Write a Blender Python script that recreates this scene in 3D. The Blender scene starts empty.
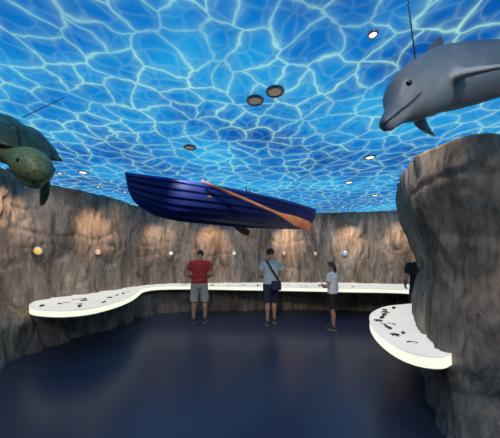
import bpy, bmesh, math, random
from mathutils import Vector, Matrix, noise
from mathutils.bvhtree import BVHTree
random.seed(4)
scene = bpy.context.scene
scene.view_settings.view_transform = 'Standard'
COL = scene.collection
V = Vector

# ------------------------------------------------------------------ helpers
def new_mat(name):
    m = bpy.data.materials.new(name); m.use_nodes = True
    nt = m.node_tree; nt.nodes.clear()
    out = nt.nodes.new('ShaderNodeOutputMaterial')
    return m, nt, out
def N(nt, t, **kw):
    n = nt.nodes.new(t)
    for k, v in kw.items(): setattr(n, k, v)
    return n
def ramp(nt, stops, fac=None):
    r = nt.nodes.new('ShaderNodeValToRGB'); e = r.color_ramp.elements
    while len(e) > 1: e.remove(e[-1])
    e[0].position = stops[0][0]; e[0].color = tuple(stops[0][1]) + (1,)
    for p, c in stops[1:]:
        x = e.new(p); x.color = tuple(c) + (1,)
    if fac is not None: nt.links.new(fac, r.inputs[0])
    return r
def simple(name, col, rough=.6, var=.25, scale=12, bump=.15, spec=.5, metal=0, emit=0, coat=0):
    m, nt, out = new_mat(name)
    b = N(nt, 'ShaderNodeBsdfPrincipled')
    tc = N(nt, 'ShaderNodeTexCoord'); ns = N(nt, 'ShaderNodeTexNoise')
    ns.inputs['Scale'].default_value = scale; ns.inputs['Detail'].default_value = 4
    nt.links.new(tc.outputs['Object'], ns.inputs['Vector'])
    lo = [c*(1-var) for c in col]; hi = [min(1, c*(1+var)) for c in col]
    r = ramp(nt, [(.3, lo), (.7, hi)], ns.outputs['Fac'])
    nt.links.new(r.outputs[0], b.inputs['Base Color'])
    b.inputs['Roughness'].default_value = rough; b.inputs['Metallic'].default_value = metal
    b.inputs['Specular IOR Level'].default_value = spec
    b.inputs['Coat Weight'].default_value = coat
    if emit:
        nt.links.new(r.outputs[0], b.inputs['Emission Color']); b.inputs['Emission Strength'].default_value = emit
    if bump:
        bp = N(nt, 'ShaderNodeBump'); bp.inputs['Strength'].default_value = bump; bp.inputs['Distance'].default_value = .02
        nt.links.new(ns.outputs['Fac'], bp.inputs['Height']); nt.links.new(bp.outputs[0], b.inputs['Normal'])
    nt.links.new(b.outputs[0], out.inputs[0])
    return m

def finish(bm, name, mats, parent=None, voxel=None, smooth_it=0, shade=True):
    me = bpy.data.meshes.new(name)
    bmesh.ops.recalc_face_normals(bm, faces=bm.faces[:])
    bm.to_mesh(me); bm.free()
    ob = bpy.data.objects.new(name, me); COL.objects.link(ob)
    if voxel:
        r = ob.modifiers.new('r', 'REMESH'); r.mode = 'VOXEL'; r.voxel_size = voxel
        if smooth_it:
            s = ob.modifiers.new('s', 'SMOOTH'); s.factor = .5; s.iterations = smooth_it
        dg = bpy.context.evaluated_depsgraph_get()
        me2 = bpy.data.meshes.new_from_object(ob.evaluated_get(dg))
        ob.modifiers.clear(); ob.data = me2; me = me2
    if not isinstance(mats, (list, tuple)): mats = [mats]
    if voxel or len(me.materials) == 0:
        me.materials.clear()
        for m in mats: me.materials.append(m)
    if shade:
        for p in me.polygons: p.use_smooth = True
    if parent: ob.parent = parent
    return ob
def empty(name, loc=(0, 0, 0), rot=(0, 0, 0), s=1):
    e = bpy.data.objects.new(name, None); COL.objects.link(e)
    e.location = loc; e.rotation_euler = rot; e.scale = (s, s, s); e.empty_display_size = .1
    return e
def ell(bm, c, r, M=None, u=24, v=16):
    m = Matrix.Translation(V(c))
    if M is not None: m = m @ M.to_4x4()
    m = m @ Matrix.Diagonal((r[0], r[1], r[2], 1))
    return bmesh.ops.create_uvsphere(bm, u_segments=u, v_segments=v, radius=1, matrix=m)['verts']
def loft(bm, pts, ra, rb=None, ref=(1, 0, 0), n=16, cap=True, mi=0):
    pts = [V(p) for p in pts]; rb = rb or ra; ref = V(ref); rings = []
    for i, p in enumerate(pts):
        t = (pts[min(i+1, len(pts)-1)] - pts[max(i-1, 0)]).normalized()
        a = ref - t*ref.dot(t)
        if a.length < 1e-3: a = V((0, 1, .01)) - t*t.y
        a.normalize(); b = t.cross(a)
        rings.append([bm.verts.new(p + a*ra[i]*math.cos(2*math.pi*k/n) + b*rb[i]*math.sin(2*math.pi*k/n)) for k in range(n)])
    fs = []
    for i in range(len(rings)-1):
        for k in range(n):
            fs.append(bm.faces.new((rings[i][k], rings[i][(k+1) % n], rings[i+1][(k+1) % n], rings[i+1][k])))
    if cap:
        fs.append(bm.faces.new(rings[0][::-1])); fs.append(bm.faces.new(rings[-1]))
    for f in fs: f.material_index = mi
    return rings
def boxm(bm, c, s, M=None):
    m = Matrix.Translation(V(c))
    if M is not None: m = m @ M.to_4x4()
    bmesh.ops.create_cube(bm, size=1, matrix=m @ Matrix.Diagonal((s[0], s[1], s[2], 1)))
def catmull(P, closed, step):
    P = [V(p) for p in P]; n = len(P); out = []
    rng = range(n) if closed else range(n-1)
    for i in rng:
        if closed: a, b, c, d = P[i-1], P[i], P[(i+1) % n], P[(i+2) % n]
        else: a, b, c, d = P[max(i-1, 0)], P[i], P[i+1], P[min(i+2, n-1)]
        k = max(1, int((c-b).length/step))
        for j in range(k):
            t = j/k
            out.append(.5*((2*b) + (c-a)*t + (2*a-5*b+4*c-d)*t*t + (3*b-a-3*c+d)*t**3))
    if not closed: out.append(P[-1])
    return out
def sstep(a, b, x):
    t = max(0, min(1, (x-a)/(b-a))); return t*t*(3-2*t)
def wire(name, a, b, mat, parent=None, r=.003):
    bm = bmesh.new(); loft(bm, [a, b], [r, r], n=6, ref=(1, .3, .2)); return finish(bm, name, mat, parent)

# ------------------------------------------------------------------ materials
def rock_material():
    m, nt, out = new_mat('sculpted_rock'); L = nt.links.new
    b = N(nt, 'ShaderNodeBsdfPrincipled'); tc = N(nt, 'ShaderNodeTexCoord')
    mp = N(nt, 'ShaderNodeMapping'); mp.inputs['Scale'].default_value = (1, 1, .28)
    L(tc.outputs['Object'], mp.inputs[0])
    n1 = N(nt, 'ShaderNodeTexNoise'); n1.inputs['Scale'].default_value = 2.8; n1.inputs['Detail'].default_value = 9; n1.inputs['Roughness'].default_value = .68; n1.inputs['Distortion'].default_value = .7
    n2 = N(nt, 'ShaderNodeTexNoise'); n2.inputs['Scale'].default_value = 15; n2.inputs['Detail'].default_value = 8; n2.inputs['Roughness'].default_value = .68; n2.inputs['Distortion'].default_value = 1.0
    n3 = N(nt, 'ShaderNodeTexNoise'); n3.inputs['Scale'].default_value = .8; n3.inputs['Detail'].default_value = 3
    for n in (n1, n2): L(mp.outputs[0], n.inputs['Vector'])
    L(tc.outputs['Object'], n3.inputs['Vector'])
    r1 = ramp(nt, [(.34, (.14, .12, .10)), (.46, (.29, .255, .22)), (.58, (.42, .375, .33)), (.72, (.62, .57, .52))], n1.outputs['Fac'])
    r2 = ramp(nt, [(.36, (.38, .36, .34)), (.58, (1, 1, 1))], n2.outputs['Fac'])
    mx = N(nt, 'ShaderNodeMixRGB', blend_type='MULTIPLY'); mx.inputs[0].default_value = .7
    L(r1.outputs[0], mx.inputs[1]); L(r2.outputs[0], mx.inputs[2])
    r3 = ramp(nt, [(.35, (.95, .82, .71)), (.65, (1.0, .98, .96))], n3.outputs['Fac'])
    mx2 = N(nt, 'ShaderNodeMixRGB', blend_type='MULTIPLY'); mx2.inputs[0].default_value = 1
    L(mx.outputs[0], mx2.inputs[1]); L(r3.outputs[0], mx2.inputs[2])
    L(mx2.outputs[0], b.inputs['Base Color'])
    b.inputs['Roughness'].default_value = .75; b.inputs['Specular IOR Level'].default_value = .3
    b1 = N(nt, 'ShaderNodeBump'); b1.inputs['Strength'].default_value = .8; b1.inputs['Distance'].default_value = .06
    L(n1.outputs['Fac'], b1.inputs['Height'])
    b2 = N(nt, 'ShaderNodeBump'); b2.inputs['Strength'].default_value = .8; b2.inputs['Distance'].default_value = .025
    L(n2.outputs['Fac'], b2.inputs['Height']); L(b1.outputs[0], b2.inputs['Normal'])
    L(b2.outputs[0], b.inputs['Normal']); L(b.outputs[0], out.inputs[0])
    return m
M_ROCK = rock_material()

def ceiling_material():
    m, nt, out = new_mat('printed_water_ceiling'); L = nt.links.new
    tc = N(nt, 'ShaderNodeTexCoord')
    def warp(src, scale, amt):
        n = N(nt, 'ShaderNodeTexNoise'); n.inputs['Scale'].default_value = scale; n.inputs['Detail'].default_value = 1.0
        L(src, n.inputs['Vector'])
        s = N(nt, 'ShaderNodeVectorMath', operation='SUBTRACT'); s.inputs[1].default_value = (.5, .5, .5); L(n.outputs['Color'], s.inputs[0])
        k = N(nt, 'ShaderNodeVectorMath', operation='SCALE'); k.inputs['Scale'].default_value = amt; L(s.outputs[0], k.inputs[0])
        a = N(nt, 'ShaderNodeVectorMath', operation='ADD'); L(src, a.inputs[0]); L(k.outputs[0], a.inputs[1])
        return a.outputs[0]
    w = warp(tc.outputs['Object'], 2.6, .24); w = warp(w, 9.0, .07)
    def vor(scale, stops):
        v = N(nt, 'ShaderNodeTexVoronoi', feature='DISTANCE_TO_EDGE', voronoi_dimensions='2D'); v.inputs['Scale'].default_value = scale
        L(w, v.inputs['Vector'])
        return ramp(nt, [(p, (c, c, c)) for p, c in stops], v.outputs['Distance']).outputs[0]
    a = vor(3.9, [(0, .80), (.022, .60), (.05, .24), (.12, .10), (.32, 0)])
    c = vor(7.0, [(0, .18), (.02, .13), (.07, .05), (.2, 0)])
    nm = N(nt, 'ShaderNodeTexNoise'); nm.inputs['Scale'].default_value = 1.7; L(tc.outputs['Object'], nm.inputs['Vector'])
    rm = ramp(nt, [(.35, (.45, .45, .45)), (.65, (1.0, 1.0, 1.0))], nm.outputs['Fac'])
    ad = N(nt, 'ShaderNodeMixRGB', blend_type='ADD'); ad.inputs[0].default_value = 1; L(a, ad.inputs[1]); L(c, ad.inputs[2])
    ml = N(nt, 'ShaderNodeMixRGB', blend_type='MULTIPLY'); ml.inputs[0].default_value = 1; L(ad.outputs[0], ml.inputs[1]); L(rm.outputs[0], ml.inputs[2])
    nb = N(nt, 'ShaderNodeTexNoise'); nb.inputs['Scale'].default_value = .9; nb.inputs['Detail'].default_value = 4
    L(tc.outputs['Object'], nb.inputs['Vector'])
    base = ramp(nt, [(.3, (.003, .085, .40)), (.48, (.005, .20, .62)), (.66, (.015, .38, .80))], nb.outputs['Fac'])
    line = N(nt, 'ShaderNodeMixRGB', blend_type='MIX'); L(ml.outputs[0], line.inputs[0]); L(base.outputs[0], line.inputs[1]); line.inputs[2].default_value = (.48, .96, .78, 1)
    e = N(nt, 'ShaderNodeEmission'); e.inputs['Strength'].default_value = .95; L(line.outputs[0], e.inputs[0])
    L(e.outputs[0], out.inputs[0]); return m
M_CEIL = ceiling_material()

def floor_material():
    m, nt, out = new_mat('polished_floor'); L = nt.links.new
    b = N(nt, 'ShaderNodeBsdfPrincipled'); tc = N(nt, 'ShaderNodeTexCoord')
    n = N(nt, 'ShaderNodeTexNoise'); n.inputs['Scale'].default_value = 1.6; n.inputs['Detail'].default_value = 3; L(tc.outputs['Object'], n.inputs['Vector'])
    r = ramp(nt, [(.3, (.044, .050, .086)), (.7, (.052, .058, .098))], n.outputs['Fac']); L(r.outputs[0], b.inputs['Base Color'])
    r2 = ramp(nt, [(.3, (.28,)*3), (.7, (.33,)*3)], n.outputs['Fac']); L(r2.outputs[0], b.inputs['Roughness'])
    b.inputs['Specular IOR Level'].default_value = .5
    L(b.outputs[0], out.inputs[0]); return m
M_FLOOR = floor_material()

def glow(name, col, s, var=.06):
    m, nt, out = new_mat(name); L = nt.links.new
    tc = N(nt, 'ShaderNodeTexCoord'); n = N(nt, 'ShaderNodeTexNoise'); n.inputs['Scale'].default_value = 1.5; L(tc.outputs['Object'], n.inputs['Vector'])
    r = ramp(nt, [(.3, [c*(1-var) for c in col]), (.7, [min(1, c*(1+var)) for c in col])], n.outputs['Fac'])
    b = N(nt, 'ShaderNodeBsdfPrincipled'); b.inputs['Base Color'].default_value = (.2, .2, .2, 1); b.inputs['Roughness'].default_value = .3
    L(r.outputs[0], b.inputs['Emission Color']); b.inputs['Emission Strength'].default_value = s
    L(b.outputs[0], out.inputs[0]); return m
M_TOP = glow('backlit_acrylic_top', (.86, .86, .80), .76)
M_EDGE = glow('backlit_acrylic_edge', (.92, .96, .76), 1.05)
M_RIM = simple('counter_trim', (.35, .36, .3), .4)
M_LENS = glow('lamp_lens', (1, .86, .66), 2.2)
M_LENS_DIM = glow('dim_lamp_lens', (.5, .42, .36), .3)
M_METAL = simple('brushed_metal', (.45, .45, .47), .35, .1, metal=.6)
M_DARKMETAL = simple('dark_metal', (.05, .05, .055), .45)
M_WIRE = simple('steel_wire', (.05, .05, .06), .4)
M_SKIN = simple('skin', (.50, .28, .19), .55, .1, bump=.05)
M_EYEW = simple('eye_white', (.7, .7, .68), .3, .02, bump=0)
M_EYEB = simple('eye_dark', (.01, .01, .012), .15, .02, bump=0)
M_LIP = simple('lip', (.4, .14, .11), .5)
M_HAIR = simple('dark_hair', (.02, .014, .01), .6, .4, 60, .6)
M_SHOE = simple('shoe_leather', (.05, .045, .04), .6)
M_SOLE = simple('shoe_sole', (.35, .35, .33), .7)

# ------------------------------------------------------------------ rock shells
def rockdisp(p, sm=1.0):
    x, y, z = p
    wob = .12*noise.noise(V((x*1.5, y*1.5, z*1.3)))
    x += wob; y += wob
    n1 = noise.noise(V((x*.75, y*.75, z*.45)))
    n2 = noise.noise(V((x*2.2+3, y*2.2, z*.38+7)))
    n3 = noise.noise(V((x*4.6+9, y*4.6, z*.75)))
    n4 = noise.noise(V((x*1.1, y*1.1, z*2.4+11)))
    n6 = noise.noise(V((x*10+9, y*10, z*1.3)))
    n5 = noise.fractal(V((x*7, y*7, z*3)), .8, 2.1, 3)
    d = .11*n1
    d += sm*(.10*min(1, abs(n2)/.22) - .07)
    d += sm*(.052*min(1, abs(n3)/.22) - .033)
    d += sm*(.028*min(1, abs(n4)/.12) - .02)
    d += .026*min(1, abs(n6)/.22) - .02
    d += .018*n5
    return d
H = 3.0
WP = [(-4.3, -3.0, 0), (-4.3, -1.5, 0), (-4.2, .5, 0), (-4.05, 2.5, 0), (-3.95, 4.0, 0), (-3.8, 4.8, 0), (-3.45, 5.5, 0), (-3.22, 6.2, 0), (-3.0, 6.9, 0), (-2.3, 7.45, 0),
      (0, 7.75, 0), (2, 7.85, 0), (3.8, 7.6, 0), (5.2, 6.9, 0), (5.8, 5.6, 0), (5.6, 4.2, 0), (5.3, 3.0, 0), (5.2, 0, 0), (5.2, -2.0, 0), (5.2, -3.0, 0), (3.5, -3.3, 0), (0, -3.3, 0), (-3.3, -3.3, 0)]
path = catmull(WP, True, .030)
NP = len(path)
norms = []
for i in range(NP):
    t = (path[(i+3) % NP]-path[i-3]); norms.append(V((t.y, -t.x, 0)).normalized())
def nearest(x, y):
    return min(range(NP), key=lambda i: (path[i].x-x)**2+(path[i].y-y)**2)
iA, iB, iC, iD = nearest(-4.3, -3.0), nearest(-2.7, 7.2), nearest(5.4, 6.7), nearest(5.1, -3.1)
NZ = 96
cols = []
for i in range(NP):
    c = []
    for k in range(NZ+1):
        z = (H+.02)*k/NZ; p = path[i]
        off = .34*(1-sstep(.5, .86, z)) - .04 + .05*math.sin(z*2.1+i*.01)
        d = rockdisp((p.x, p.y, z))
        q = p + norms[i]*(off+d); c.append(V((q.x, q.y, z)))
    cols.append(c)
wallbvh_v, wallbvh_f = [], []
def wallpiece(name, a, b):
    idx = [j % NP for j in range(a, (b if b > a else b+NP)+1)]
    me = bpy.data.meshes.new(name); vs = []; fs = []
    for j in idx: vs += cols[j]
    m = NZ+1
    for q in range(len(idx)-1):
        for k in range(NZ):
            fs.append((q*m+k, q*m+k+1, (q+1)*m+k+1, (q+1)*m+k))
    me.from_pydata([tuple(v) for v in vs], [], fs); me.materials.append(M_ROCK)
    for p in me.polygons: p.use_smooth = True
    base = len(wallbvh_v); wallbvh_v.extend(vs); wallbvh_f.extend([tuple(base+x for x in f) for f in fs])
    ob = bpy.data.objects.new(name, me); COL.objects.link(ob); return ob
wallpiece('wall_left', iA, iB); wallpiece('wall_back', iB, iC); wallpiece('wall_right', iC, iD); wallpiece('wall_front', iD, iA)
WB = BVHTree.FromPolygons(wallbvh_v, wallbvh_f)

# pillar
PP = [(2.5, 3.8, 0), (2.03, 3.15, 0), (1.77, 2.6, 0), (1.68, 2.2, 0), (1.84, 1.95, 0), (2.3, 1.84, 0), (3.2, 1.8, 0), (4.4, 1.8, 0), (5.1, 2.0, 0), (5.2, 3.0, 0), (5.1, 4.0, 0), (4.0, 4.3, 0), (3.1, 4.2, 0)]
pp = catmull(PP, True, .022); n = len(pp)
bm = bmesh.new()
NZ2 = 120; rows = []
for k in range(NZ2+1):
    row = []
    for i, p in enumerate(pp):
        t = pp[(i+6) % n]-pp[i-6]; nn = V((-t.y, t.x, 0)).normalized()
        if nn.dot(p - V((3.2, 3.0, 0))) < 0: nn = -nn
        top = 2.46 + .14*sstep(2.2, 3.6, p.y) + .07*noise.noise(V((p.x*2, p.y*2, 5)))
        z = top*k/NZ2
        off = .0 - .12*(1-sstep(.45, .85, z)) + .22*sstep(1.4, 2.4, z) - .03*sstep(.95, 1.5, z)
        q = p + nn*(off + .9*rockdisp((p.x+20, p.y, z), .6))
        row.append(bm.verts.new((q.x, q.y, z)))
    rows.append(row)
for k in range(NZ2):
    for i in range(n): bm.faces.new((rows[k][i], rows[k][(i+1) % n], rows[k+1][(i+1) % n], rows[k+1][i]))
last = rows[-1]
for f in (.985, .96, .9, .75, .4):
    r2 = []
    for i in range(n):
        v = rows[-1][i].co; c = V((3.4, 3.0, v.z))
        q = c+(v-c)*f; q.z = v.z+.035*min(1, (1-f)*20)+.02*noise.noise(q*4); r2.append(bm.verts.new(q))
    for i in range(n): bm.faces.new((last[i], last[(i+1) % n], r2[(i+1) % n], r2[i]))
    last = r2
bm.faces.new(last)
finish(bm, 'rock_column', M_ROCK)

# floor, ceiling
def slab(name, z0, z1, mat):
    bm = bmesh.new(); boxm(bm, (.5, 2.25, (z0+z1)/2), (12, 12.6, z1-z0)); return finish(bm, name, mat, shade=False)
slab('floor', -.1, 0, M_FLOOR); slab('ceiling', H, H+.1, M_CEIL)

# ------------------------------------------------------------------ counters
from mathutils.geometry import tessellate_polygon
def counter(name, outline_front, closing, ztop=.80, th=.10):
    front = catmull([(x, y, 0) for x, y in outline_front], False, .05)
    pts = front + [V((x, y, 0)) for x, y in closing]
    e = empty(name)
    def prism(nm, z0, z1, inset, mats):
        P = pts; m = len(P); area = sum(P[i].x*P[(i+1) % m].y-P[(i+1) % m].x*P[i].y for i in range(m))
        sg = 1 if area > 0 else -1; Q = []
        for i in range(m):
            t = (P[(i+1) % m]-P[i-1]).normalized(); nn = V((-t.y, t.x, 0))*sg; Q.append(P[i]+nn*inset)
        bm = bmesh.new()
        a = [bm.verts.new((p.x, p.y, z0)) for p in Q]; b = [bm.verts.new((p.x, p.y, z1)) for p in Q]
        for i in range(m): bm.faces.new((a[i], a[(i+1) % m], b[(i+1) % m], b[i]))
        for tri in tessellate_polygon([Q]):
            bm.faces.new([b[k] for k in tri]); bm.faces.new([a[k] for k in tri][::-1])
        return finish(bm, nm, mats, e, shade=False)
    prism('light_box', ztop-th, ztop-.014, .0, [M_EDGE])
    prism('shadow_gap', ztop-.014, ztop-.008, .006, [M_RIM])
    prism('acrylic_top', ztop-.008, ztop, -.004, [M_TOP])
    prism('base_tray', ztop-th-.03, ztop-th, .03, [M_DARKMETAL])
    return e
counter('illuminated_counter',
        [(-4.0, 4.75), (-3.8, 4.35), (-3.62, 4.10), (-3.46, 3.94), (-3.2, 3.80), (-2.8, 3.74), (-2.5, 3.92), (-2.38, 4.44), (-2.42, 5.1), (-2.58, 5.8), (-2.72, 6.4), (-2.5, 6.85), (-1.6, 6.95), (0, 6.75), (1.2, 6.6), (2.4, 6.4), (3.7, 6.2), (4.6, 5.6), (4.9, 4.9), (5.9, 4.7)],
        [(6.1, 7.0), (4.5, 7.8), (2, 8.1), (0, 8.0), (-2.5, 7.7), (-3.2, 7.1), (-3.45, 6.3), (-3.7, 5.6), (-4.05, 4.95)])
counter('illuminated_counter',
        [(4.0, 4.75), (3.4, 4.55), (2.72, 4.28), (2.2, 4.05), (1.76, 3.6), (1.52, 3.17), (1.37, 2.74), (1.31, 2.38), (1.33, 2.14), (1.42, 2.03), (1.54, 2.01), (1.66, 2.07), (2.0, 2.3)],
        [(2.4, 3.0), (3.2, 3.8), (4.0, 4.1)])

# specimens on the counters
M_SPEC = simple('dried_specimens', (.13, .07, .05), .7, .5, 30)
def specimens(name, spots, z):
    bm = bmesh.new()
    for (x, y, kind, s) in spots:
        s *= .85
        a0 = random.random()*6
        if kind == 0:
            for k in range(5):
                a = a0+k*2*math.pi/5
                loft(bm, [(x, y, z+.012), (x+math.cos(a)*s*.6, y+math.sin(a)*s*.6, z+.01), (x+math.cos(a+.1)*s, y+math.sin(a+.1)*s, z+.004)], [s*.2, s*.12, s*.03], [.012, .009, .004], ref=(-math.sin(a), math.cos(a), 0), n=8)
        elif kind == 1:
            pts, rr = [], []
            for k in range(26):
                t = k/25; a = a0+t*13; R = s*.38*(1-t)
                pts.append((x+math.cos(a)*R*.6+t*s*.9, y+math.sin(a)*R, z+s*.3+math.sin(a+1.57)*R*.3)); rr.append(s*.24*(1-t)+.003)
            loft(bm, pts, rr, n=8, ref=(0, 0, 1))
        elif kind == 2:
            nseg = 20; c = bm.verts.new((x, y, z+.02)); ring = []
            for k in range(nseg+1):
                a = a0-1.2+2.4*k/nseg; r = s*(1+(.06 if k % 2 else -.04))
                ring.append(bm.verts.new((x+math.cos(a)*r, y+math.sin(a)*r, z+(.012 if k % 2 else .003))))
            for k in range(nseg): bm.faces.new((c, ring[k], ring[k+1]))
        else:
            d = V((math.cos(a0), math.sin(a0), 0)); w = V((-d.y, d.x, 0)); p = V((x, y, z+.012))
            loft(bm, [p-d*s, p+d*s], [.006, .004], n=6, ref=w)
            ell(bm, p-d*s, (.024, .024, .012), u=10, v=6)
            for k in range(7):
                q = p-d*s*.7+d*s*.2*k; l = s*.4*(1-k*.1)
                loft(bm, [q-w*l, q+d*.02, q+w*l], [.002, .005, .002], n=5, ref=(0, 0, 1))
            loft(bm, [p+d*s, p+d*s*1.25+w*.03], [.006, .016], [.004, .002], n=6, ref=w); loft(bm, [p+d*s, p+d*s*1.25-w*.03], [.006, .016], [.004, .002], n=6, ref=w)
    return finish(bm, name, M_SPEC)
specimens('marine_specimens', [(1.56, 2.85, 3, .10), (1.66, 2.95, 2, .06), (1.60, 3.12, 0, .07), (1.75, 3.3, 3, .10), (1.95, 3.6, 0, .07), (1.85, 3.45, 1, .06), (2.2, 3.85, 1, .07), (1.48, 2.55, 0, .06), (1.58, 2.6, 1, .05), (1.5, 2.3, 2, .06), (2.05, 3.75, 2, .07)], .80)
specimens('marine_specimens', [(-3.2+.16*i, 4.3+.3*math.sin(i*1.7)-.02*i, [3, 0, 2, 1][i % 4], .08) for i in range(-1, 5)] + [(-2.75, 4.9+.25*i, [0, 3, 1, 2][i % 4], .07) for i in range(4)] + [(-3.2, 4.7, 3, .10)], .80)
specimens('marine_specimens', [(-1.9+.42*i, 7.2-.05*i+.08*math.sin(i*2.3), [3, 1, 0, 2][i % 4], .08) for i in range(12)], .80)

# ------------------------------------------------------------------ lamps
def lookrot(d): return V(d).to_track_quat('-Z', 'Y').to_euler()
def spot(pos, target, W, ang=70, col=(1, .74, .5), blend=.9, r=.062, lens=None):
    x, y = pos; e = empty('ceiling_downlight_or_fill', (x, y, H))  # same fixture for room downlights and for added fill lights
    d = (V(target)-V((x, y, H-.03))).normalized()
    bm = bmesh.new()
    P = [(r*1.3, 0), (r*1.3, -.008), (r*1.05, -.018), (r*.92, -.016), (r*.88, -.006)]
    rings = [[bm.verts.new((a*math.cos(2*math.pi*k/32), a*math.sin(2*math.pi*k/32), z)) for k in range(32)] for a, z in P]
    for i in range(len(P)-1):
        for k in range(32): bm.faces.new((rings[i][k], rings[i][(k+1) % 32], rings[i+1][(k+1) % 32], rings[i+1][k]))
    finish(bm, 'trim_ring', M_METAL, e)
    bm = bmesh.new(); loft(bm, [(0, 0, -.001), (0, 0, -.008), (0, 0, -.014)], [r*.9, r*.86, r*.55], n=28); finish(bm, 'lens', lens or M_LENS, e)
    l = bpy.data.lights.new('beam', 'SPOT'); l.energy = W; l.spot_size = math.radians(ang); l.spot_blend = blend; l.color = col; l.shadow_soft_size = .05
    lo = bpy.data.objects.new('beam', l); COL.objects.link(lo); lo.parent = e; lo.location = (0, 0, -.075); lo.rotation_euler = lookrot(d)
    return e
for s_u, W in ((-240, 70), (-152, 95), (-92, 55), (-38, 110), (38, 120), (100, 105), (150, 75)):
    dr = V((s_u/250, 1, 0)).normalized()
    h = WB.ray_cast(V((0, 0, 2.2)), dr)[0]
    if h is None: continue
    q = h-dr*.72
    spot((q.x, q.y), (h.x, h.y, 1.95), W, 70, (1, .68, .42), r=.035, blend=1)
for s_u, W in ((-190, 32), (-125, 30), (-70, 30), (0, 32), (70, 30), (128, 28)):  # added fill lights, brightening the walls around the warm pools
    dr = V((s_u/250, 1, 0)).normalized()
    h = WB.ray_cast(V((0, 0, 2.2)), dr)[0]
    q = h-dr*1.0
    spot((q.x, q.y), (h.x, h.y, 2.0), W, 100, (1, .86, .76), r=.035, blend=1)
def on_ceil(u, v):
    d = 350/(257-v); return ((u-250)/250*d, d)
for (u, v, tx, ty, tz, W, dim) in [(255, 100, .4, 5.9, 1.1, 90, 1), (275, 91, 1.8, 5.5, 1.0, 60, 1), (190, 147, -1.1, 6, .9, 60, 1), (370, 157, 1.9, 5.4, .8, 35, 0), (349, 182, 1.0, 7, .9, 20, 0), (375, 195, 3.5, 6.5, .9, 25, 0), (83, 172, -3, 4.6, 1.0, 30, 0), (430, 112, 1.9, 2.3, 1.2, 22, 0), (186, 188, -1.2, 6.6, 1.0, 18, 0), (373, 33, 1.6, 3, 1.0, 12, 0)]:
    x, y = on_ceil(u, v); spot((x, y), (tx, ty, tz), W, 65, (1, .87, .74), lens=M_LENS_DIM if dim else M_LENS, r=.025 if v < 50 else .062)
spot((2.35, 1.05), (2.5, 1.9, 1.9), 80, 70, (1, .70, .46))
spot((1.25, 2.0), (2.0, 2.7, 1.4), 26, 90, (1, .90, .80))
spot((.35, .35), (1.1, 1.4, 2.5), 24, 75, (1, .92, .85))  # added light aimed at the dolphin to brighten it
spot((-1.3, .8), (-2.0, 2.1, 2.5), 24, 70, (1, .9, .75))
spot((-1.0, -.8), (-1.6, 2.0, 0), 75, 90, (.9, .92, 1)); spot((1.0, -.8), (.8, 2.2, 0), 75, 90, (.9, .92, 1))  # added pair behind the camera, lifting ambient light on the floor

# wall markers
cols_m = [(1, .55, .03), (1, .38, .15), (.9, .9, .85), (1, .8, .5), (.95, .22, .10), (.8, .5, .3), (.2, .45, 1)]
for k, (u, c) in enumerate(zip((38, 98, 171, 234, 284, 315, 345), cols_m)):
    dr = V(((u-250)/250, 1, 0)); h, nn, _, _ = WB.ray_cast(V((0, 0, 1.71)), dr.normalized())
    e = empty('wall_marker_light', h - dr.normalized()*.02)
    ax = -dr.normalized(); r = .068 if k in (0, 6) else .058
    bm = bmesh.new(); loft(bm, [-ax*.08, ax*.02, ax*.035], [r*1.15, r*1.15, r], n=28, ref=(0, 0, 1)); finish(bm, 'bezel', M_METAL, e)
    bm = bmesh.new(); loft(bm, [ax*.034, ax*.045], [r*.88, r*.7], n=28, ref=(0, 0, 1)); finish(bm, 'lens', glow('marker_%d' % k, c, .8), e)

# ------------------------------------------------------------------ rowboat
M_HULL = simple('blue_hull_paint', (.010, .024, .155), .5, .2, 4, .03, spec=.2)
M_INNER = simple('blue_inner_paint', (.02, .05, .25), .5)
M_WOOD = simple('varnished_oar_wood', (.38, .135, .055), .5, .35, 8)
A = V((-1.72, 3.5, 2.22)); B = V((1.34, 6.32, 2.26)); axis = (B-A); LB = axis.length; yaw = math.atan2(axis.y, axis.x)
boat = empty('rowboat', A, (0, -.008, yaw))
BM = .60
def bw(t): return .015 + BM*(1-(1-t/.55)**2.1) if t < .55 else .015 + BM*(1-.42*((t-.55)/.45)**2)
def kz(t): return .20*max(0, 1-t/.16)**2 + .09*max(0, (t-.6)/.4)**1.6
def gz(t): return .44 + .09*max(0, 1-t/.5)**1.6 + .03*max(0, (t-.55)/.45)**1.5
NS = 64; NPL = 6; SUB = 4
def section(t, q, off=0):
    b, k, g = bw(t), kz(t), gz(t)
    y = b*math.sin(q*math.pi/2)**.85; z = k+(g-k)*(1-math.cos(q*math.pi/2))**.95
    ny, nz = math.sin(q*1.3)+.2, -math.cos(q*1.3)
    return V((t*LB + .10*(1-q)*max(0, 1-t/.2), y+ny*off*min(1, t*8), z+nz*off))
bm = bmesh.new()
for sg in (1, -1):
    grid = []
    for i in range(NS+1):
        t = i/NS; r = []
        for p in range(NPL):
            for s in range(SUB+1):
                q = (p+s/SUB)/NPL; v = section(t, q, .015*(1-s/SUB)); r.append(bm.verts.new((v.x, v.y*sg, v.z)))
        grid.append(r)
    for i in range(NS):
        for j in range(len(grid[0])-1): bm.faces.new((grid[i][j], grid[i+1][j], grid[i+1][j+1], grid[i][j+1]))
    gi = []
    for i in range(NS+1):
        t = i/NS; r = []
        for j in range(13):
            v = section(t, j/12, -.018); r.append(bm.verts.new((v.x+(.02 if i == 0 else 0), max(v.y, 0)*sg, v.z+.01)))
        gi.append(r)
    for i in range(NS):
        for j in range(12): bm.faces.new((gi[i][j], gi[i][j+1], gi[i+1][j+1], gi[i+1][j])).material_index = 1
tr = [section(1, j/14) for j in range(15)]
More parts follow.
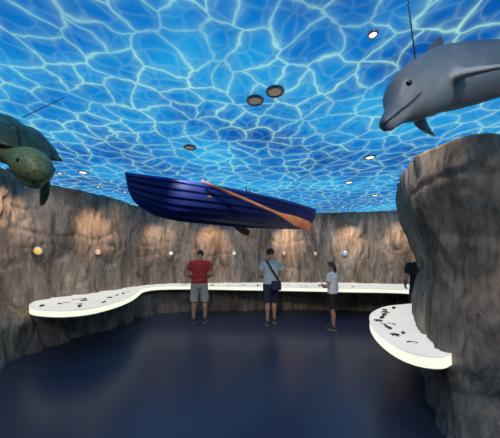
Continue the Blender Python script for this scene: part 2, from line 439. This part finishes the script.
for xo, mi in ((.012, 0), (-.02, 1)):
    loop = [bm.verts.new((v.x+xo, v.y, v.z)) for v in tr] + [bm.verts.new((v.x+xo, -v.y, v.z)) for v in tr[::-1][:-1]]
    f = bm.faces.new(loop); f.material_index = mi
hull = finish(bm, 'hull', [M_HULL, M_INNER], boat)
bm = bmesh.new()
for sg in (1, -1):
    loft(bm, [(lambda v: (v.x, v.y*sg, v.z+.005))(section(i/40, 1, .015)) for i in range(41)], [.028]*41, [.02]*41, n=10, ref=(0, 0, 1))
finish(bm, 'gunwale', simple('gunwale_paint', (.02, .045, .30), .4), boat)
bm = bmesh.new()
loft(bm, [(.0, 0, gz(0)+.03), (.04, 0, .33), (.10, 0, .2), (.2, 0, .11), (.4, 0, .02), (.8, 0, -.025), (2.2, 0, -.03), (3.2, 0, 0.02), (LB+.01, 0, .08)], [.02]*9, [.028]*9, n=8, ref=(0, 1, 0))
finish(bm, 'keel_and_stem', M_HULL, boat)
bm = bmesh.new()
for t in (.28, .52, .80):
    boxm(bm, (t*LB, 0, gz(t)-.15), (.24, 2*bw(t)*.93, .03))
finish(bm, 'thwarts', M_WOOD, boat, shade=False)
bm = bmesh.new()
for t in (.42,):
    for sg in (1, -1):
        v = section(t, 1, .01); loft(bm, [(v.x-.05, v.y*sg, v.z+.1), (v.x-.04, v.y*sg, v.z+.04), (v.x, v.y*sg, v.z+.02), (v.x+.04, v.y*sg, v.z+.04), (v.x+.05, v.y*sg, v.z+.1)], [.01]*5, n=8, ref=(0, 1, 0))
finish(bm, 'rowlocks', M_DARKMETAL, boat)
wire('cable_1', (.5, 0, .35), (.5, 0, H-2.22), M_WIRE, boat); wire('cable_2', (3.7, 0, .35), (3.7, 0, H-2.25), M_WIRE, boat)
def oar(name, p0, p1, face):
    p0, p1 = V(p0), V(p1); d = (p1-p0); e = empty(name, p0)
    bm = bmesh.new(); P = [0, .06, .10, .11, .66, .72, .78, .86, .95, .99, 1]
    a = [.016, .017, .017, .022, .024, .03, .055, .075, .078, .065, .03]; b = [.016, .017, .017, .022, .022, .016, .011, .009, .008, .007, .004]
    loft(bm, [d*t for t in P], a, b, n=14, ref=face); finish(bm, 'shaft_and_blade', M_WOOD, e); return e
oar('wooden_oar', (-.71, 3.66, 2.72), (.95, 3.86, 2.05), (.3, 0, 1))
oar('wooden_oar', (-1.35, 5.25, 2.85), (-.02, 5.6, 2.12), (.9, .2, .5))

# ------------------------------------------------------------------ dolphin
sp = [(.575, 1.08, 2.165), (.60, 1.09, 2.185), (.635, 1.105, 2.22), (.665, 1.12, 2.257), (.70, 1.14, 2.31), (.76, 1.18, 2.365), (.85, 1.24, 2.435), (.98, 1.31, 2.52), (1.12, 1.37, 2.58), (1.3, 1.42, 2.64), (1.47, 1.44, 2.68), (1.65, 1.45, 2.70), (1.83, 1.45, 2.71), (2.0, 1.44, 2.71), (2.12, 1.43, 2.71)]
rr = [.026, .040, .049, .064, .102, .124, .140, .155, .162, .157, .14, .11, .07, .038, .025]
bm = bmesh.new()
loft(bm, sp, [r*.88 for r in rr], rr, ref=(.45, -.85, 0), n=28)
dolphin_sp = catmull(sp, False, .02)
def fin(bm, base_a, base_b, tip, th, curve=(0, 0, 0), n=8):
    a, b, t = V(base_a), V(base_b), V(tip); c = V(curve)
    m0 = (a+b)/2; pts, ra, rb = [], [], []
    w = (b-a).length/2; ref = (b-a).normalized()
    for k in range(n+1):
        s = k/n; pts.append(m0.lerp(t, s)+c*s*s); ra.append(w*(1-s**1.6)*.98+.008); rb.append(th*(1-s)+.005)
    loft(bm, pts, ra, rb, ref=ref, n=16)
fin(bm, (.97, 1.36, 2.64), (1.15, 1.42, 2.72), (1.02, 1.40, 2.82), .022, (.05, .0, .02))
fin(bm, (.905, 1.14, 2.42), (1.0, 1.19, 2.47), (1.06, 1.06, 2.42), .022, (.09, .0, .0))
fin(bm, (.90, 1.37, 2.37), (.98, 1.42, 2.41), (1.02, 1.47, 2.31), .022, (.07, .0, .0))
fin(bm, (2.04, 1.43, 2.71), (2.15, 1.43, 2.71), (2.22, 1.2, 2.72), .02, (.08, 0, 0)); fin(bm, (2.04, 1.43, 2.71), (2.15, 1.43, 2.71), (2.22, 1.66, 2.72), .02, (.08, 0, 0))
def dolphin_material():
    m, nt, out = new_mat('dolphin_skin'); L = nt.links.new
    b = N(nt, 'ShaderNodeBsdfPrincipled'); at = N(nt, 'ShaderNodeAttribute', attribute_name='belly')
    ns = N(nt, 'ShaderNodeTexNoise'); ns.inputs['Scale'].default_value = 9; ns.inputs['Detail'].default_value = 7
    tc = N(nt, 'ShaderNodeTexCoord'); L(tc.outputs['Object'], ns.inputs['Vector'])
    ad = N(nt, 'ShaderNodeMath', operation='MULTIPLY_ADD'); L(ns.outputs['Fac'], ad.inputs[0]); ad.inputs[1].default_value = .6; L(at.outputs['Fac'], ad.inputs[2])
    r = ramp(nt, [(.4, (.12, .135, .15)), (.75, (.24, .25, .26)), (1.0, (.42, .41, .40))], ad.outputs[0])
    L(r.outputs[0], b.inputs['Base Color']); b.inputs['Roughness'].default_value = .45; L(b.outputs[0], out.inputs[0]); return m
dol = empty('dolphin')
db = finish(bm, 'body', dolphin_material(), dol, voxel=.009, smooth_it=10)
at = db.data.attributes.new('belly', 'FLOAT', 'POINT')
for i, v in enumerate(db.data.vertices):
    j = min(range(0, len(dolphin_sp), 2), key=lambda q: (dolphin_sp[q]-v.co).length_squared)
    c = dolphin_sp[j]; d = v.co-c; t = (dolphin_sp[min(j+2, len(dolphin_sp)-1)]-dolphin_sp[max(j-2, 0)]).normalized()
    up = (V((0, 0, 1))-t*t.z).normalized(); at.data[i].value = max(0, min(1, .5-.5*d.dot(up)/max(.05, d.length)))
DB = BVHTree.FromObject(db, bpy.context.evaluated_depsgraph_get())
def on_d(p):
    h = DB.find_nearest(V(p)); return h[0], h[1]
bm = bmesh.new(); h, nn = on_d((.66, 1.02, 2.345)); ell(bm, h-nn*.004, (.013, .013, .013)); h, nn = on_d((.60, 1.28, 2.385)); ell(bm, h-nn*.004, (.013, .013, .013))
finish(bm, 'eyes', M_EYEB, dol)
bm = bmesh.new()
mo = [on_d(p)[0] for p in [(.565, 1.06, 2.160), (.59, 1.04, 2.18), (.62, 1.03, 2.205), (.65, 1.02, 2.227), (.68, 1.02, 2.24), (.71, 1.02, 2.26), (.735, 1.02, 2.285)]]
loft(bm, mo, [.004, .005, .005, .005, .005, .005, .003], n=8, ref=(0, 1, 0)); finish(bm, 'mouth_line', simple('mouth_line', (.03, .035, .045), .5), dol)
wire('cable_1', (.80, 1.2, 2.5), (.66, 1.10, H), M_WIRE, dol); wire('cable_2', (1.5, 1.44, 2.8), (1.5, 1.44, H), M_WIRE, dol)

# ------------------------------------------------------------------ turtle (faces local +X)
def turtle_mats():
    m, nt, out = new_mat('turtle_shell'); L = nt.links.new
    b = N(nt, 'ShaderNodeBsdfPrincipled'); tc = N(nt, 'ShaderNodeTexCoord')
    v = N(nt, 'ShaderNodeTexVoronoi', feature='DISTANCE_TO_EDGE'); v.inputs['Scale'].default_value = 5.5; v.inputs['Randomness'].default_value = .5; L(tc.outputs['Object'], v.inputs['Vector'])
    ns = N(nt, 'ShaderNodeTexNoise'); ns.inputs['Scale'].default_value = 14; L(tc.outputs['Object'], ns.inputs['Vector'])
    r = ramp(nt, [(.35, (.022, .045, .022)), (.65, (.05, .08, .035))], ns.outputs['Fac'])
    rv = ramp(nt, [(0, (.4, .4, .35)), (.05, (1, 1, 1))], v.outputs['Distance'])
    mx = N(nt, 'ShaderNodeMixRGB', blend_type='MULTIPLY'); mx.inputs[0].default_value = 1; L(r.outputs[0], mx.inputs[1]); L(rv.outputs[0], mx.inputs[2])
    L(mx.outputs[0], b.inputs['Base Color']); b.inputs['Roughness'].default_value = .45
    bp = N(nt, 'ShaderNodeBump'); bp.inputs['Distance'].default_value = .02; L(rv.outputs[0], bp.inputs['Height']); L(bp.outputs[0], b.inputs['Normal'])
    L(b.outputs[0], out.inputs[0])
    m2, nt, out = new_mat('turtle_skin'); L = nt.links.new
    b = N(nt, 'ShaderNodeBsdfPrincipled'); tc = N(nt, 'ShaderNodeTexCoord')
    v = N(nt, 'ShaderNodeTexVoronoi', feature='DISTANCE_TO_EDGE'); v.inputs['Scale'].default_value = 24; L(tc.outputs['Object'], v.inputs['Vector'])
    r = ramp(nt, [(0, (.23, .25, .12)), (.08, (.14, .17, .07)), (.4, (.10, .13, .05))], v.outputs['Distance'])
    L(r.outputs[0], b.inputs['Base Color']); b.inputs['Roughness'].default_value = .5; L(b.outputs[0], out.inputs[0])
    return m, m2
MS, MK = turtle_mats()
tur = empty('sea_turtle', (-2.26, 2.28, 2.64), (math.radians(0), math.radians(20), math.radians(-28)), 1.14)
bm = bmesh.new()
vs = ell(bm, (0, 0, 0), (1, 1, 1), u=56, v=36)
for v in vs:
    x, y, z = v.co
    v.co.x = x*.45; v.co.y = y*.33*(1+.10*x)
    v.co.z = (z*.21+.010*math.cos(v.co.y*40)*max(0, z) if z > 0 else z*.04)
    if abs(z) < .12:
        k = 1.05+.02*math.cos(math.atan2(y, x)*22); v.co.x *= k; v.co.y *= k
finish(bm, 'carapace', MS, tur)
bm = bmesh.new(); ell(bm, (.0, 0, -.06), (.39, .28, .085), u=36, v=18); finish(bm, 'plastron', simple('turtle_plastron', (.45, .45, .22), .5, .25, 8), tur)
bm = bmesh.new()
ell(bm, (.23, 0, -.05), (.2, .22, .09))
loft(bm, [(.28, 0, -.03), (.40, 0, -.055), (.48, 0, -.075), (.54, 0, -.09)], [.14, .12, .105, .105], [.09, .095, .10, .10], ref=(0, 1, 0), n=20)
loft(bm, [(.46, 0, -.075), (.51, 0, -.075), (.57, 0, -.085), (.63, 0, -.105), (.675, 0, -.14), (.695, 0, -.17)], [.075, .115, .125, .11, .072, .028], [.08, .118, .128, .115, .08, .035], ref=(0, 1, 0), n=24)
ell(bm, (.62, .078, -.058), (.042, .027, .028)); ell(bm, (.62, -.078, -.058), (.042, .027, .028))
loft(bm, [(.52, 0, -.15), (.60, 0, -.19), (.66, 0, -.205)], [.078, .078, .036], [.042, .04, .022], ref=(0, 1, 0), n=16)
for sg in (1, -1):
    if sg < 0: P = [(.20, -.20, -.05), (.24, -.30, -.12), (.22, -.36, -.22), (.14, -.40, -.32), (.04, -.43, -.39), (-.06, -.45, -.44)]
    else: P = [(.26, .14, -.06), (.31, .18, -.14), (.33, .19, -.22), (.32, .20, -.29), (.28, .21, -.36), (.23, .22, -.41)]
    loft(bm, P, [.08, .075, .075, .07, .05, .012], [.05, .035, .028, .022, .015, .006], ref=(1, 0, -.3), n=18)
    loft(bm, [(-.32, .18*sg, -.04), (-.45, .26*sg, -.06), (-.58, .31*sg, -.08), (-.68, .33*sg, -.10)], [.06, .075, .07, .015], [.035, .022, .016, .006], ref=(.3, 1, 0), n=16)
loft(bm, [(-.4, 0, -.03), (-.55, 0, -.05)], [.04, .008], ref=(0, 1, 0), n=10)
finish(bm, 'head_and_flippers', MK, tur, voxel=.010, smooth_it=5)
bm = bmesh.new(); ell(bm, (.632, .099, -.063), (.018, .013, .016)); ell(bm, (.632, -.099, -.063), (.018, .013, .016)); finish(bm, 'eyes', M_EYEB, tur)
bm = bmesh.new(); loft(bm, [(.56, -.122, -.14), (.61, -.112, -.153), (.655, -.085, -.167), (.688, -.045, -.182)], [.006]*4, n=6, ref=(0, 0, 1)); finish(bm, 'beak_line', simple('beak_line', (.02, .025, .01), .6), tur)
wire('hanging_cable', (-2.00, 2.2, 2.83), (-1.64, 2.2, H), M_WIRE)
wire('hanging_cable', (-2.45, 2.4, 2.88), (-2.45, 2.4, H), M_WIRE)

# ------------------------------------------------------------------ people (face local +Y)
def hand(bm, W, h, nrm, curl=.5, thumbside=1):
    W = V(W); h = V(h).normalized(); nrm = V(nrm); nrm = (nrm-h*nrm.dot(h)).normalized(); sd = h.cross(nrm).normalized()*thumbside
    loft(bm, [W-h*.02, W+h*.01, W+h*.05, W+h*.09], [.026, .030, .040, .040], [.022, .018, .015, .013], ref=sd, n=14)
    for k, (o, L_) in enumerate(((.030, .072), (.010, .082), (-.011, .077), (-.031, .060))):
        p = W+h*(.085-.004*abs(k-1))+sd*o; ang = 0; P = [p-h*.02, p]
        for s in range(3):
            ang += curl*.7; p = p+(h*math.cos(ang)+nrm*math.sin(ang))*L_*(.45, .32, .23)[s]; P.append(p)
        loft(bm, P, [.0095, .0095, .009, .0085, .0065], n=8, ref=sd)
    p = W+h*.025+sd*.025; q = p+(h*.6+sd*.7+nrm*.25).normalized()*.045; r = q+(h*.95+sd*.15+nrm*.45).normalized()*.035
    loft(bm, [W+h*.02, p, q, r], [.014, .014, .011, .008], n=8, ref=nrm)

def person(name, loc, rot, Ht, shirt, shorts, arms, lean=0, headpitch=20, headyaw=0, hair='short', stance=.1, sleeve=.6, short_len=.46, capcol=None, skin=M_SKIN, slim=1.0, shoes=M_SHOE, step=.03):
    s = Ht/1.75; e = empty(name, loc, (0, 0, math.radians(rot)), s)
    def lx(z): return lean*max(0, z-.95)**1.3
    def T(z, y=0): return (0, y+lx(z), z)
    bm = bmesh.new()
    w = slim
    Z = [.84, .90, .98, 1.08, 1.18, 1.28, 1.36, 1.42, 1.46, 1.50, 1.57]
    RA = [.11, .165, .172, .145, .150, .168, .178, .165, .105, .060, .056]; RB = [.08, .115, .118, .100, .103, .115, .115, .095, .072, .058, .056]
    loft(bm, [T(z) for z in Z], [a*w for a in RA], [b*w for b in RB], n=28)
    hipx = .09*w
    for sg, st in ((1, stance), (-1, -stance)):
        fy = step*sg
        hip = V((hipx*sg, 0, .90)); kn = V((st*.95, .02+fy, .49)); an = V((st, -.01+fy, .09))
        loft(bm, [hip+V((0, 0, .03)), hip.lerp(kn, .25), hip.lerp(kn, .6), kn+V((0, 0, .04)), kn+V((0, .004, -.02)), kn.lerp(an, .3)+V((0, -.018, 0)), kn.lerp(an, .65)+V((0, -.006, 0)), an, an-V((0, 0, .05))],
             [r*w for r in (.088, .088, .070, .055, .052, .057, .043, .034, .036)], n=18)
        loft(bm, [an+V((0, -.045, -.055)), an+V((0, .03, -.05)), an+V((0, .12, -.062)), an+V((0, .17, -.07))], [.033, .038, .042, .025], [.03, .032, .022, .014], n=12)
    shl = .178*w
    sh = {1: V((shl, lx(1.41), 1.405)), -1: V((-shl, lx(1.41), 1.405))}
    for sg in (1, -1):
        E, W, nr = arms[sg]; E, W = V(E), V(W); S = sh[sg]
        loft(bm, [S+V((-.05*sg, 0, .01)), S, S.lerp(E, .35), S.lerp(E, .75), E, E.lerp(W, .3), E.lerp(W, .7), W], [r*w for r in (.05, .058, .050, .042, .038, .040, .031, .025)], n=16, ref=(0, 1, .2))
        ell(bm, E, (.038*w,)*3, u=12, v=8)
        hand(bm, W, W-E, nr, .55, 1 if (W-E).cross(V(nr)).z > 0 else -1)
    piv = V((0, lx(1.5), 1.52)); R = Matrix.Rotation(math.radians(headyaw), 3, 'Z') @ Matrix.Rotation(math.radians(-headpitch), 3, 'X')
    def hp(x, y, z): return piv + R @ V((x, y+.015, z+.125))
    ell(bm, hp(0, -.008, .012), (.077, .096, .098), R); ell(bm, hp(0, .028, -.045), (.057, .066, .066), R); ell(bm, hp(0, .062, -.088), (.026, .022, .020), R)
    loft(bm, [piv+V((0, -.005, -.05)), piv+V((0, 0, .02)), hp(0, -.01, -.05)], [.056, .054, .056], n=18)
    loft(bm, [hp(0, .083, .018), hp(0, .098, -.008), hp(0, .112, -.026), hp(0, .09, -.034)], [.009, .011, .016, .012], n=10, ref=R @ V((1, 0, 0)))
    for sg in (1, -1): ell(bm, hp(.079*sg, -.004, -.008), (.009, .020, .032), R, 12, 10)
    for sg in (1, -1): ell(bm, hp(.03*sg, .084, .028), (.022, .010, .007), R, 10, 8)
    ell(bm, hp(0, .088, -.055), (.024, .010, .009), R, 10, 8)
    finish(bm, 'body', skin, e, voxel=.0065, smooth_it=4)
    bm = bmesh.new()
    for sg in (1, -1): ell(bm, hp(.031*sg, .080, .006), (.014, .011, .009), R, 14, 10)
    finish(bm, 'eye_whites', M_EYEW, e)
    bm = bmesh.new()
    for sg in (1, -1): ell(bm, hp(.031*sg, .0895, .006), (.006, .003, .006), R, 12, 8)
    finish(bm, 'irises', M_EYEB, e)
    bm = bmesh.new(); ell(bm, hp(0, .0965, -.0555), (.021, .005, .006), R, 14, 8); finish(bm, 'lips', M_LIP, e)
    bm = bmesh.new(); base = ell(bm, (0, 0, 0), (1, 1, 1), u=36, v=26)
    for v in base:
        x, y, z = v.co; k = 1.0
        face = sstep(.25, .5, y)*(1-sstep(.35, .6, z)); low = 1-sstep(-.72, -.5, z); side = (1-sstep(-.25, .0, z))*sstep(-.1, .15, y)
        k = 1-.22*max(face, low, side)
        k += .015*noise.noise(V((x*6, y*6, z*6)))
        v.co = hp(x*.086*k, (y*.106-.010)*k, (z*.108+.016)*k)
    if hair == 'long':
        loft(bm, [hp(0, -.05, .03), hp(0, -.085, -.03), hp(0, -.09, -.10), hp(0, -.088, -.16), hp(0, -.08, -.2)], [.07, .075, .07, .06, .03], [.04, .035, .03, .025, .012], n=18, ref=R @ V((1, 0, 0)))
    finish(bm, 'hair', M_HAIR, e, voxel=.008, smooth_it=2)
    if capcol:
        bm = bmesh.new(); base = ell(bm, (0, 0, 0), (1, 1, 1), u=32, v=20)
        for v in base:
            x, y, z = v.co; zz = max(z, .0); v.co = hp(x*.096, y*.114-.008, zz*.105+.035)
        loft(bm, [hp(0, .06, .045), hp(0, .12, .042), hp(0, .17, .030), hp(0, .185, .026)], [.075, .078, .06, .02], [.008, .006, .005, .004], n=18, ref=R @ V((1, 0, 0)))
        finish(bm, 'cap', capcol, e, voxel=.007, smooth_it=2)
    bm = bmesh.new()
    Zs = [.93, .98, 1.08, 1.18, 1.28, 1.36, 1.42, 1.455, 1.485]; As = [.180, .180, .168, .168, .180, .190, .176, .118, .075]; Bs = [.135, .133, .128, .126, .130, .127, .106, .084, .072]
    loft(bm, [T(z) for z in Zs], [a*w+.004 for a in As], [b*w+.004 for b in Bs], n=32)
    for sg in (1, -1):
        E = V(arms[sg][0]); S = sh[sg]
        loft(bm, [S+V((-.07*sg, 0, .0)), S+V((0, 0, .005)), S.lerp(E, sleeve*.5), S.lerp(E, sleeve)], [r*w for r in (.060, .072, .068, .068)], n=20, ref=(0, 1, .2))
    ob = finish(bm, 'shirt', shirt, e, voxel=.009, smooth_it=4)
    for v in ob.data.vertices:
        v.co += V((v.co.x, v.co.y, 0)).normalized()*(.010*noise.noise(V((v.co.x*9, v.co.y*9, v.co.z*16))))
    bm = bmesh.new()
    loft(bm, [T(z) for z in (.80, .86, .92, .98, 1.03)], [.13*w, .178*w, .182*w, .174*w, .160*w], [.11*w, .132*w, .134*w, .128*w, .12*w], n=28)
    for sg, st in ((1, stance), (-1, -stance)):
        fy = step*sg; hip = V((hipx*sg, 0, .90)); kn = V((st*.95, .02+fy, .49)); end = hip.lerp(kn, (.90-short_len)/.41)
        loft(bm, [hip+V((0, 0, .02)), hip.lerp(end, .5), end], [.100*w, .098*w, .094*w], n=22)
    finish(bm, 'shorts', shorts, e, voxel=.009, smooth_it=3)
    bm = bmesh.new(); bs = bmesh.new()
    for sg, st in ((1, stance), (-1, -stance)):
        a = V((st, -.01+step*sg, 0))
        loft(bm, [a+V((0, -.085, .045)), a+V((0, -.07, .055)), a+V((0, 0, .060)), a+V((0, .08, .050)), a+V((0, .15, .040)), a+V((0, .195, .032)), a+V((0, .21, .03))], [.025, .038, .042, .047, .048, .036, .012], [.03, .045, .050, .040, .030, .022, .01], n=18)
        loft(bm, [a+V((0, -.015, .05)), a+V((0, -.015, .105))], [.044, .042], n=16, ref=(1, 0, 0))
        loft(bs, [a+V((0, 0.06, .002)), a+V((0, .06, .02))], [.052, .052], [.152, .152], n=24, ref=(1, 0, 0))
    finish(bm, 'shoes', shoes, e, voxel=.008, smooth_it=2); finish(bs, 'soles', M_SOLE, e)
    return e
RED = simple('red_cotton', (.48, .035, .03), .8, .15, 20, .3); BEIGE = simple('beige_twill', (.55, .50, .42), .8, .12, 20, .3)
WHITE = simple('white_cotton', (.75, .75, .77), .8, .08, 20, .3); NAVY = simple('navy_twill', (.02, .028, .06), .8, .2, 20, .3); BLACK = simple('black_cotton', (.012, .012, .015), .8, .2, 20, .3)
GREYB = simple('pale_blue_cotton', (.52, .60, .64), .8, .1, 20, .3)
front = {1: ((.29, .0, 1.14), (.12, .21, 1.02), (-1, .3, 0)), -1: ((-.29, .0, 1.14), (-.12, .21, 1.02), (1, .3, 0))}
person('man_in_red_shirt', (-1.24, 6.12, 0), 3, 1.80, RED, BEIGE, front, lean=.14, headpitch=38, stance=.13, slim=1.06, short_len=.5, shoes=M_SHOE)
p2 = person('man_with_shoulder_bag', (.50, 5.98, 0), 8, 1.80, GREYB, NAVY, {1: ((.25, .06, 1.13), (.10, .27, 1.10), (-1, .3, 0)), -1: ((-.25, .06, 1.13), (-.10, .25, 1.04), (1, .3, 0))}, lean=.06, headpitch=22, stance=.10, short_len=.52, capcol=NAVY, step=.08)
bm = bmesh.new()
loft(bm, [(-.10, .06, 1.49), (-.11, -.03, 1.47), (-.07, -.115, 1.38), (.0, -.142, 1.25), (.10, -.142, 1.10), (.17, -.10, .99)], [.025]*6, [.006]*6, n=8, ref=(1, 0, .6))
finish(bm, 'bag_strap', NAVY, p2)
bm = bmesh.new(); loft(bm, [(.08, -.19, .80), (.08, -.19, .82), (.08, -.185, .98), (.08, -.18, 1.02)], [.10, .125, .12, .10], [.03, .05, .045, .025], n=24, ref=(1, .1, 0)); finish(bm, 'bag', NAVY, p2, voxel=.01, smooth_it=3)
person('woman_in_white_shirt', (1.84, 5.55, 0), 42, 1.50, WHITE, BLACK, {1: ((.22, .02, 1.12), (.12, .21, 1.08), (-1, .3, 0)), -1: ((-.22, .02, 1.12), (-.10, .23, 1.12), (1, .3, 0))}, lean=.03, headpitch=14, hair='long', stance=.09, slim=.92, short_len=.55, step=.07)
person('man_in_black_shirt', (3.50, 5.15, 0), -20, 1.78, BLACK, NAVY, {1: ((.25, .02, 1.12), (.16, .22, 1.05), (-1, .3, 0)), -1: ((-.25, .0, 1.12), (-.22, .18, .98), (1, .3, 0))}, lean=.08, headpitch=20)

# ------------------------------------------------------------------ world + camera
w = bpy.data.worlds.new('dark_world'); scene.world = w; w.use_nodes = True
w.node_tree.nodes['Background'].inputs[0].default_value = (.01, .02, .04, 1); w.node_tree.nodes['Background'].inputs[1].default_value = .2
cam = bpy.data.cameras.new('camera'); co = bpy.data.objects.new('camera', cam); COL.objects.link(co)
co.location = (0, 0, 1.6); co.rotation_euler = (math.radians(90), 0, 0)
cam.sensor_width = 36; cam.lens = 18; cam.shift_y = 38/500; cam.clip_start = .05
scene.camera = co
